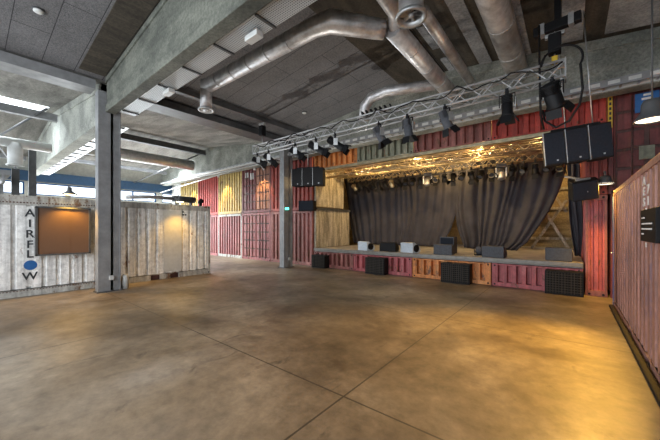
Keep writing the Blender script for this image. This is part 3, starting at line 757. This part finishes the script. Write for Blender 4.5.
# power cable draped along the truss
pts = []
for k in range(90):
    x = -9.1 + 9.0*k/89; pts.append((x, TY-0.05+0.03*math.sin(k*1.3), TZ+0.30-0.13*abs(math.sin(k*0.31))+0.03*math.sin(k)))
tag(MB().tube(pts, 0.014, 6).build('power_cable', M['black']), 'black cable sagging in loops along the silver truss', 'cable')
mc = MB().tube([(-4.5+0.02*k, TY+0.1+0.12*math.cos(k*0.9), TZ+0.37+0.05*math.sin(k*0.9)) for k in range(45)], 0.02, 6)
tag(mc.build('cable_coil', M['black']), 'coil of black cable resting on top of the truss', 'cable')

# row of small stage lights
ordw = ['first', 'second', 'third', 'fourth', 'fifth', 'sixth', 'seventh', 'eighth', 'ninth']
nsm = 0
for i in range(25):
    x = -8.6 + i*0.348; big = i in (11, 19)
    if not big:
        w1, w2 = (ordw[nsm] + ' from the left end', '') if nsm < 9 else (ordw[nsm-9] + ' right of centre', '') if nsm > 11 and nsm-9 < 9 and nsm < 17 else ('', '')
        if not w1: w1 = ['close left of the middle moving head', 'next left of the middle moving head', 'just right of the middle moving head'][nsm-9] if nsm < 12 else ordw[22-nsm] + ' from the right end'
        nsm += 1
        t_ = thing('par_can', 'small stage light, %s, on the deepest truss' % w1, 'stage light', (x, 12.7, 4.115), math.radians(random.uniform(-25, 25) + random.choice((0, 180))), 'row of small stage lights')
        fixture(t_, random.uniform(25, 70), 'gold' if i % 6 == 0 else 'blackmetal', 0.34, 0.10, i % 2 == 0)
    else:
        t_ = thing('moving_head_light', 'silver moving head light hanging %s' % ('near the middle of the stage' if i == 11 else 'towards the right of the stage'), 'stage light', (x, 12.65, 4.13), 0.3, 'moving head lights')
        MB().box(-0.16,0.16,-0.13,0.13,-0.14,0.0).build('base', M['greycab'], t_, 0.02)
        MB().box(-0.19,-0.14,-0.06,0.06,-0.48,-0.14).box(0.14,0.19,-0.06,0.06,-0.48,-0.14).build('yoke', M['galv'], t_, 0.015)
        MB().lathe([(0.001,-0.2),(0.10,-0.18),(0.13,-0.05),(0.13,0.12),(0.11,0.16),(0.001,0.15)], 18, Matrix.Translation((0,0,-0.42)) @ Matrix.Rotation(math.radians(160),4,'X')).build('head', M['galv'], t_)
# warm work lights under the stage roof; the last is added to brighten the wood
for i, (x, y) in enumerate(((-7.3, 11.25), (-4.6, 11.0), (-2.3, 11.0), (-4.0, 13.3), (-0.9, 15.2))):
    t_ = thing('work_light', ['small bright warm lamp at the left under the stage roof', 'small bright warm lamp under the stage roof near the centre',
        'small bright warm lamp under the stage roof right of centre', 'small warm lamp deep over the stage', 'added warm lamp behind the gathered right curtain, brightening the wood'][i], 'lamp', (x, y, 4.66), 0, 'warm lamps under the stage roof')
    MB().box(-0.10,0.10,-0.05,0.05,0.0,0.06).build('housing', M['galv'], t_)
    MB().box(-0.09,0.09,-0.06,-0.05,0.0,0.05).build('lamp_glass', M['lampglow'], t_)
    MB().tube([(0,0,0.06),(0,0,0.44)], 0.01, 6).build('hanger', M['blackmetal'], t_)
    l = bpy.data.lights.new('stage_lamp_light', 'POINT'); l.energy = 110; l.color = (1.0,0.66,0.28); l.shadow_soft_size = 0.05
    o = bpy.data.objects.new('stage_lamp_light', l); C.objects.link(o); o.location = (x, y-0.02, 4.52)

spot('floor_bounce_spot', (-6.6, 7.0, 0.06), (-6.0, 7.1, 6), 330, (1.0,0.94,0.86), 95, 0.5, 0.03)  # added upward spots stand in for floor bounce, no fixture
spot('floor_bounce_spot', (-0.6, 6.2, 0.06), (-0.2, 8.6, 6), 120, (1.0,0.90,0.76), 80, 0.5, 0.10)

# ------------------------------------------------------------------ hoists and hanging loudspeakers
def hoist(label, x, y, ztop, zbot, ch):
    t_ = thing('chain_hoist', label, 'hoist', (x, y, ztop))
    MB().box(-0.10,0.10,-0.10,0.10,-ch-0.36,-ch).build('motor_body', M['blackmetal'], t_, 0.02)
    MB().tube([(0,0,-ch),(0,0,0)], 0.012, 6).build('upper_chain', M['galv'], t_)
    MB().tube([(0,0,-ch-0.36),(0,0,zbot-ztop)], 0.014, 6).build('lower_chain', M['galv'], t_)
    MB().box(-0.15,0.15,-0.05,0.05,-0.10,-0.03).build('beam_clamp', M['galv'], t_, 0.01)
    return t_
hoist('black chain hoist hanging from the ceiling rail at the left end of the truss', -8.86, 7.02, 5.66, TZ+0.33, 0.14)
sbx = thing('spreader_bar', 'black steel spreader bar under the ceiling above the right hoist', 'bar', (-0.17, 7.05, 5.48), math.radians(-8))
MB().box(-0.38,0.34,-0.07,0.07,0.0,0.17).build('bar', M['blackmetal'], sbx, 0.01)
MB().box(-0.05,0.05,-0.05,0.05,0.17,0.80).build('hanger', M['blackmetal'], sbx)
for q in (-0.28, 0.16): MB().box(q,q+0.08,-0.085,0.085,-0.02,0.19).build('clamp', M['galv'], sbx)
hr = hoist('chain hoist with yellow hook block hanging over the right loudspeakers', -0.22, 7.05, 5.46, TZ+0.3, 0.06)
MB().box(-0.045,0.045,-0.06,0.06,-0.60,-0.48).build('hook_block', M['yellowpaint'], hr)
tag(MB().tube([(-0.46,7.0,5.65),(-0.45,6.95,5.0),(-0.44,6.9,4.4),(-0.43,6.95,3.9),(-0.40,7.3,3.72)], 0.018, 8).build('hanging_cable', M['black']), 'straight black cable dropping from the spreader bar beside the large spotlight', 'cable')
lp = [(-0.35,6.8,4.95)]
for k in range(25):
    a = PI - PI*1.15*k/24; lp.append((-0.12+0.30*math.cos(a), 6.8, 4.75+0.28*math.sin(a)))
lp += [(0.18,6.85,4.2),(0.14,6.9,3.95),(0.0,7.0,3.72),(-0.2,7.1,3.66),(-0.38,7.2,3.85),(-0.42,7.3,4.1)]
tag(MB().tube(lp, 0.018, 8).build('hanging_cable', M['black']), 'looping black cable around the right hoist hanging down over the loudspeakers', 'cable')

def line_array(label, loc, rz, n, w, h, d, tilt=0):
    t_ = thing('line_array_speaker', label, 'speaker', loc, rz)
    for k in range(n):
        x0 = (k-n/2)*w
        b = MB().prism([(x0+0.008,0.0),(x0+w-0.008,0.0),(x0+w-0.05,d),(x0+0.05,d)], -h, 0, 'z').build('cabinet', M['black'], t_, 0.01)
        MB().box(x0+0.02,x0+w-0.02,-0.015,0.0,-h+0.03,-0.03).build('grille', M['speaker'], b)
        MB().box(x0+0.002,x0+0.012,-0.02,0.05,-h,0.0).build('rigging_plate', M['galv'], b)
        MB().box(x0+w*0.55,x0+w*0.63,-0.02,-0.015,-h+0.07,-h+0.10).build('badge', M['galv'], b)
    MB().box(-n*w*0.36,n*w*0.36,0.05,0.12,0.01,0.05).build('fly_bar', M['blackmetal'], t_)
    return t_
ra = line_array('large black hanging loudspeaker row of three cabinets at the upper right', (0.10, 8.0, 3.83), math.radians(4), 3, 0.38, 0.70, 0.45)
ra.rotation_euler = (math.radians(3), math.radians(-4.5), math.radians(12))
MB().tube([(0.3,0.1,0.05),(0.3,0.1,2.38)], 0.012, 6).build('suspension_chain', M['galv'], ra)
MB().tube([(-0.15,0.1,0.05),(-0.15,0.1,2.40)], 0.012, 6).build('suspension_chain', M['galv'], ra)
la = line_array('black hanging loudspeaker row of three cabinets at the left of the stage', (-8.35, 8.9, 4.20), math.radians(22), 3, 0.46, 0.72, 0.42)
for c_ in kids(la):
    for g_ in kids(c_):
        if g_.name.startswith('grille'): g_.data.materials[0] = M['black']
MB().tube([(0.0,0.08,0.05),(0.0,0.08,1.78)], 0.012, 6).build('suspension_chain', M['galv'], la)
bx = thing('wall_speaker', 'small black box speaker below the left hanging loudspeakers', 'speaker', (-9.15, 9.75, 2.75), math.radians(20))
MB().box(-0.36,0.36,-0.15,0.2,-0.24,0.22).build('cabinet', M['black'], bx, 0.015)
MB().box(-0.33,0.33,-0.162,-0.15,-0.21,0.19).build('grille', M['speaker'], bx)
MB().box(-0.05,0.05,0.2,0.42,-0.05,0.05).build('bracket', M['blackmetal'], bx)
tm = thing('fill_speaker', 'tilted dark wedge loudspeaker mounted below the large right loudspeakers', 'speaker', (0.28, 9.3, 2.88))
tm.rotation_euler = (math.radians(14), math.radians(-9), math.radians(22))
MB().prism([(-0.30,-0.10),(0.22,-0.10),(0.34,0.25),(0.0,0.48),(-0.2,0.35)], -0.46, 0, 'z').build('cabinet', M['black'], tm, 0.015)
MB().box(-0.28,0.20,-0.115,-0.10,-0.43,-0.03).build('grille', M['speaker'], tm)
MB().box(-0.015,0.0,-0.12,-0.115,-0.27,-0.24).build('badge', M['galv'], tm)
MB().box(-0.14,0.14,0.05,0.12,0.0,0.04).box(-0.02,0.02,0.06,0.95,0.0,0.04).build('bracket', M['galv'], tm)

# ------------------------------------------------------------------ ducts
def rings(par, a, b_, r, n):
    a, b_ = Vector(a), Vector(b_)
    d = (b_-a).normalized()
    for k in range(1, n):
        p = a.lerp(b_, k/n); MB().tube([p-d*0.012, p+d*0.012], r+0.006, 18).build('joint_band', M['alu'], par)
dt = thing('ventilation_duct', 'long silver duct from round outlet along the ceiling to the Y junction', 'duct', (0,0,0))
R0 = 0.175
MB().tube([(-7.55,4.12,5.52),(-3.75,4.18,5.52),(-3.40,4.25,5.52),(-2.85,4.95,5.52),(-2.75,5.05,5.52)], R0, 20).build('horizontal_run', M['duct'], dt)
MB().tube([(-7.55,4.12,5.66),(-7.55,4.12,4.92)], R0*0.85, 20).build('drop', M['duct'], dt)
MB().lathe([(R0*0.8,0.03),(R0*0.85,-0.03),(R0*1.15,-0.05),(R0*1.15,-0.02),(R0*0.85,0.03)], 24, Matrix.Translation((-7.55,4.12,4.92))).build('outlet_ring', M['alu'], dt)
MB().lathe([(0.001,0.0),(0.08,0.0),(0.08,-0.03),(0.001,-0.03)], 16, Matrix.Translation((-7.55,4.12,4.90))).build('outlet_disc', M['alu'], dt)
rings(dt, (-7.55,4.12,5.52), (-3.75,4.18,5.52), R0, 6)
d2 = thing('ventilation_duct', 'silver duct with brown stains running from the Y junction to the truss', 'duct', (0,0,0))
MB().tube([(-2.60,5.10,5.52),(-2.58,9.35,5.50)], R0+0.01, 20).build('pipe', M['duct'], d2)
rings(d2, (-2.60,5.1,5.52), (-2.58,9.3,5.5), R0+0.01, 5)
MB().tube([(-2.60,5.25,5.52),(-2.42,4.85,5.60),(-2.38,4.0,5.62),(-2.38,2.80,5.62)], 0.13, 16).build('branch', M['duct'], d2)
d2b = thing('ventilation_duct', 'thin dark duct running close beside the stained silver duct', 'duct', (0,0,0))
MB().tube([(-2.22,5.6,5.95),(-2.22,9.35,5.95)], 0.12, 16).build('pipe', M['duct'], d2b)
d3 = thing('ventilation_duct', 'small silver branch duct with an elbow turning down behind the truss', 'duct', (0,0,0))
MB().tube([(-2.78,7.9,5.55),(-4.0,7.50,5.58),(-4.50,7.50,5.54),(-4.72,7.52,5.36),(-4.78,7.55,4.95)], 0.14, 16).build('pipe', M['duct'], d3)
d4 = thing('ventilation_duct', 'large brown stained duct running along the ceiling right of the fan', 'duct', (0,0,0))
MB().tube([(-1.08,2.80,5.88),(-1.08,9.38,5.88)], 0.25, 22).build('pipe', M['duct'], d4)
rings(d4, (-1.08,3.0,5.88), (-1.08,9.3,5.88), 0.25, 5)
fn = thing('exhaust_fan', 'round silver pipe with a bladed fan outlet facing down, top centre', 'fan', (-1.93, 4.42, 5.02))
MB().lathe([(0.19,0.05),(0.20,1.42),(0.18,1.42),(0.17,0.05)], 26).build('pipe', M['duct'], fn)
MB().lathe([(0.17,0.06),(0.19,0.0),(0.235,-0.01),(0.24,0.02),(0.235,0.05),(0.20,0.08)], 28).build('collar', M['galv'], fn)
MB().lathe([(0.001,0.02),(0.035,0.02),(0.045,0.06),(0.001,0.08)], 14).build('hub', M['alu'], fn)
for k in range(7):
    Mr = Matrix.Rotation(k*2*PI/7, 4, 'Z') @ Matrix.Translation((0.09,0,0.07)) @ Matrix.Rotation(math.radians(35), 4, 'X')
    MB().box(-0.06,0.075,-0.03,0.03,-0.003,0.003,Mr).build('blade', M['fan'], fn)
MB().lathe([(0.001,0.22),(0.17,0.22)], 20).build('backing', M['black'], fn)
# ducts in the left nave
dl = thing('ventilation_pipe', 'grey round pipe under the dark ridge beam behind the near column', 'duct', (0,0,0))
MB().tube([(-17.3,3.0,5.42),(-17.3,8.6,5.42)], 0.28, 18).build('pipe', M['galv'], dl)
dw = thing('ventilation_duct', 'white horizontal duct with a downward elbow at the left edge', 'duct', (0,0,0))
MB().tube([(-15.4,-3.6,4.78),(-15.4,2.2,4.78)], 0.17, 16).build('pipe', M['whitepipe'], dw)
MB().tube([(-15.4,1.25,4.78),(-15.4,1.25,4.0)], 0.20, 16).build('drop', M['whitepipe'], dw)
MB().lathe([(0.20,0.02),(0.24,0.0),(0.24,-0.03),(0.18,-0.03)], 16, Matrix.Translation((-15.4,1.25,4.0))).build('flange', M['whitepipe'], dw)

# ------------------------------------------------------------------ cable trays
tr = thing('cable_tray', 'perforated zinc cable tray hung along the near concrete beam', 'cable tray', (-3.2, 2.88, 4.93))
MB().box(-6.45,7.9,-0.12,0.24,0,0.008).build('tray_bed', M['perf'], tr)
MB().box(-6.45,7.9,0.24,0.25,0,0.07).box(-6.45,7.9,-0.13,-0.12,0,0.07).build('tray_sides', M['galv'], tr)
for k in range(10):
    MB().box(-6.2+k*1.15,-6.16+k*1.15,-0.13,0.26,-0.03,0.0).build('hanger', M['column_dark'], tr)
tl = thing('cable_tray', 'bright cable tray under the pale beam left of the near column', 'cable tray', (-17.0, 2.94, 4.74))
MB().box(-6.0,6.7,-0.12,0.26,0,0.01).build('tray_bed', M['galv'], tl)
for k in range(16): MB().box(-5.9+k*0.83,-5.86+k*0.83,-0.13,0.17,-0.03,0.0).build('hanger', M['column_dark'], tl)
for i, x in enumerate((-7.15, -4.0)):
    e = thing('emergency_light', 'small white emergency light box under the perforated tray, %s one' % ('farther' if i == 0 else 'nearer'), 'emergency light', (x, 3.0, 4.90), 0, 'emergency lights under the tray')
    MB().box(-0.16,0.16,-0.07,0.07,-0.09,0.0).build('housing', M['whitepipe'], e, 0.01)
    MB().box(-0.15,0.0,0.07,0.11,-0.07,0.0).build('battery', M['column_dark'], e)
lad = thing('cable_ladder', 'long galvanised cable ladder along the bottom of the far pale beam', 'cable tray', (-9.5, 9.15, 4.92))
MB().box(-13.5,14.2,-0.02,0.0,0,0.17).build('side_rail', M['column'], lad); MB().box(-13.5,14.2,0.24,0.26,0,0.10).build('side_rail', M['whitepipe'], lad)
for k in range(98): MB().box(-13.4+k*0.283,-13.36+k*0.283,0,0.24,0.01,0.03).build('rung', M['galv'], lad)
for k in range(60):
    MB().box(-6.0+k*0.33,-5.80+k*0.33,-0.026,-0.02,0.045,0.125).build('slot', M['whitepipe'], lad)
tag(MB().tube([(-23.0,9.09,4.96),(-10.1,9.09,4.96)], 0.045, 10).build('white_pipe', M['whitepipe']), 'thin white pipe running along the left part of the cable ladder', 'pipe')
tag(MB().tube([(-22.0,8.7,4.2),(-13.5,9.30,4.90)], 0.03, 8).build('white_pipe', M['whitepipe']), 'thin white pipe sloping below the ladder at the far left', 'pipe')

# spots lighting the stacked containers (small downlights on the ladder)
for i, (x, lab, s_) in enumerate(((-16.2,'small downlight over the lamp-lit yellow container',1.0), (-20.3,'small downlight over the far yellow container',0.8), (-12.75,'small downlight over the orange door leaf',1.0))):
    t_ = thing('downlight', lab, 'lamp', (x, 9.62, 4.86), 0, 'downlights along the cable ladder')
    MB().lathe([(0.001,0.02),(0.05,0.02),(0.07,-0.10),(0.06,-0.10),(0.045,-0.02)], 14).build('housing', M['whitepipe'], t_)
    MB().lathe([(0.001,-0.06),(0.055,-0.06)], 14).build('lens', M['lampglow'], t_)
    spot('downlight_light', (x, 9.66, 4.76), (x, 10.35, 2.6), 260*s_, (1.0,0.72,0.30), 80, 0.6, 0.04)

# exit sign, ceiling fittings
ex = thing('exit_sign', 'small green glowing sign on the far steel column', 'sign', (-9.70, 9.02, 2.60), math.radians(45))
MB().box(-0.12,0.12,0,0.04,-0.07,0.07).build('housing', M['column_dark'], ex); MB().box(-0.10,0.10,-0.008,0,-0.05,0.05).build('face', M['green'], ex)
for i, (x, y, lab) in enumerate(((-8.1,0.97,'round white ceiling fitting in the top left corner'), (-7.7,8.05,'small round white ceiling fitting behind the long silver duct'))):
    z = roofz(x)
    t_ = thing('smoke_detector', lab, 'smoke detector', (x, y, z-0.01), 0)
    MB().lathe([(0.001,0.0),(0.08,0.0),(0.08,-0.03),(0.05,-0.05),(0.001,-0.055)], 20).build('cap', M['whitepipe'], t_)
    MB().lathe([(0.082,0.005),(0.10,0.005),(0.10,-0.012),(0.082,-0.012)], 20).build('trim_ring', M['column_dark'], t_)

# things on the white containers
mf = thing('heater_tube', 'dark cylinder with silver pipe lying on the right white container', 'heater', (-10.95, 4.9, 2.59))
MB().tube([(0,-0.15,0.20),(0,0.62,0.20)], 0.11, 16).build('drum', M['column_dark'], mf)
MB().tube([(0,-1.6,0.14),(0,-0.9,0.20),(0,-0.15,0.20)], 0.06, 12).build('pipe', M['duct'], mf)
MB().box(-0.08,0.08,-0.05,0.0,0,0.10).box(-0.08,0.08,0.45,0.5,0,0.10).build('foot', M['column_dark'], mf)
bl = thing('small_spotlight', 'small black spotlight on the corner of the right white container', 'lamp', (-10.95, 5.75, 2.59))
MB().box(-0.04,0.04,-0.04,0.04,0,0.1).build('stand', M['black'], bl)
MB().lathe([(0.001,-0.10),(0.07,-0.09),(0.09,0.08),(0.001,0.09)], 14, Matrix.Translation((0,0,0.16)) @ Matrix.Rotation(math.radians(70),4,'Y')).build('head', M['black'], bl)

# ------------------------------------------------------------------ right wall container
rc = container('long faded pinkish-brown container wall on the right with white lettering', (0.77, 9.20, 0), -PI/2, 6.06, 2.44, 2.59, M['wallred'], M['wallred'], pitch=0.28, depth=0.04, rail=0.10, brail=0.12)
for ch, x, z in (('A',3.46,2.37),('E',3.46,2.23),('S',3.46,2.09),('7',3.72,2.24),('1',3.72,2.09)):
    text_part(ch, 0.16, M['letterwhite'], rc, Matrix.Translation((x, 0.006, z)) @ Rx @ Matrix.Diagonal((1.6,1,1,1)), depth=0.008)
MB().box(3.56,3.60,0.002,0.012,1.50,1.56).box(3.57,3.60,0.002,0.012,1.98,2.01).build('painted_mark', M['letterwhite'], rc)
MB().box(-0.16,-0.01,-0.004,0.05,0.0,2.45).build('blue_edge', M['blue'], rc)
hd = MB().tube([(0.06,-0.004,1.20),(0.06,-0.05,1.20),(0.20,-0.05,1.20)], 0.012, 8); hd.build('door_handle', M['chrome'], rc)
MB().box(0.03,0.09,-0.006,0.0,1.10,1.30).build('handle_plate', M['chrome'], rc)
MB().box(0.0,0.45,0.01,0.02,0.14,2.46).build('door', M['wallred'], rc)
sg = thing('wall_sign', 'black sign box with small pale lines on the right container wall', 'sign', (0.765, 4.95, 1.78))
MB().box(-0.07,0.0,-0.42,0.42,-0.19,0.19).build('sign_box', M['black'], sg, 0.006)
mb = MB()
for z, n in ((0.09, 3), (0.02, 11), (-0.04, 11), (-0.10, 2)):
    for k in range(n): mb.box(-0.078,-0.07,0.30-k*0.052-0.036,0.30-k*0.052,z-0.008,z+0.008)
mb.build('sign_lines', M['letterwhite'], sg)
tag(MB().box(0.68,0.755,3.2,9.05,0,0.06).build('cable_ramp', M['black'], None, 0.02), 'low black strip along the foot of the right container wall', 'cable ramp')
# barn lamps on the right
bl1 = thing('dome_lamp', 'large lit dome lamp hanging over the right container wall', 'lamp', (1.00, 6.75, 3.42))
def dome(t_, up):
    MB().lathe([(0.035,0.34),(0.10,0.32),(0.125,0.26),(0.13,0.14),(0.21,0.02),(0.22,0.0),(0.205,0.0),(0.12,0.13),(0.10,0.24)], 28).build('shade', M['column_dark'], t_)
    MB().lathe([(0.001,0.02),(0.195,0.02),(0.195,0.035),(0.001,0.035)], 24).build('bulb_glass', M['lampwhite'], t_)
    MB().tube([(0,0,0.33),(0,0,up)], 0.012, 8).build('stem', M['column_dark'], t_)
    MB().box(-0.05,0.05,-0.05,0.05,up-0.03,up).build('ceiling_mount', M['column_dark'], t_)
dome(bl1, 2.62)
bl2 = thing('dome_lamp', 'smaller-looking lit dome lamp low beside the end of the right container', 'lamp', (0.66, 9.62, 2.78))
MB().lathe([(0.03,0.22),(0.09,0.20),(0.11,0.14),(0.12,0.08),(0.18,0.0),(0.165,0.0),(0.10,0.09)], 24).build('shade', M['column_dark'], bl2)
MB().lathe([(0.001,0.015),(0.16,0.015),(0.16,0.03),(0.001,0.03)], 20).build('bulb_glass', M['lampwhite'], bl2)
MB().tube([(0,0,0.2),(0,0,0.30),(0,0.3,0.36),(0,0.55,0.30)], 0.014, 8).build('arm', M['column_dark'], bl2)
spot('dome_lamp_light', (1.00-0.12, 6.75, 3.40), (-0.5, 4.2, 0), 1500, WARM, 88, 0.7, 0.12)
spot('dome_lamp_light', (0.62, 9.50, 2.76), (0.1, 8.4, 0), 330, WARM, 130, 0.6, 0.10)
# signs on the dark door container up right
for nm, x0, x1, z0, z1, mat, lab in (('blue_sign',1.22,1.62,4.50,4.95,'blue','blue rectangular sign with white marks on the dark door container'),):
    s_ = thing(nm, lab, 'sign', ((x0+x1)/2, YF-0.06, z0)); w = (x1-x0)/2
    MB().box(-w,w,0,0.02,0,z1-z0).build('panel', M[mat], s_)
    mb = MB()
    for k in range(4): mb.box(-0.09+0.03*(k % 2),0.07+0.03*(k % 2),-0.006,0,0.10+0.09*k,0.15+0.09*k, None)
    mb.build('white_marks', M['letterwhite'], s_)
ys = thing('yellow_strip_sign', 'narrow yellow strip with dark marks at the edge of the dark door container', 'sign', (0.79, YF-0.03, 4.25))
MB().box(-0.04,0.04,0,0.02,0,0.8).build('panel', M['yellowpaint'], ys)
mb = MB()
for k in range(6): mb.box(-0.02,0.02,-0.005,0,0.08+0.12*k,0.15+0.12*k)
mb.build('dark_marks', M['letterblack'], ys)
em = thing('round_badge', 'round grey badge on the dark container at the right edge', 'sign', (2.25, YF-0.06, 4.80))
MB().lathe([(0.001,0),(0.15,0),(0.15,0.03),(0.001,0.03)], 24, Matrix.Rotation(PI/2,4,'X')).build('disc', M['galv'], em)
MB().lathe([(0.08,0.03),(0.11,0.03),(0.11,0.036),(0.08,0.036)], 24, Matrix.Rotation(PI/2,4,'X')).build('ring', M['column_dark'], em)
pk = thing('pale_placard', 'greenish pale placard on the dark door container beside the lamp', 'sign', (1.42, YF-0.05, 3.38))
MB().box(-0.13,0.13,0,0.015,0,0.32).build('panel', M['greenish'], pk)
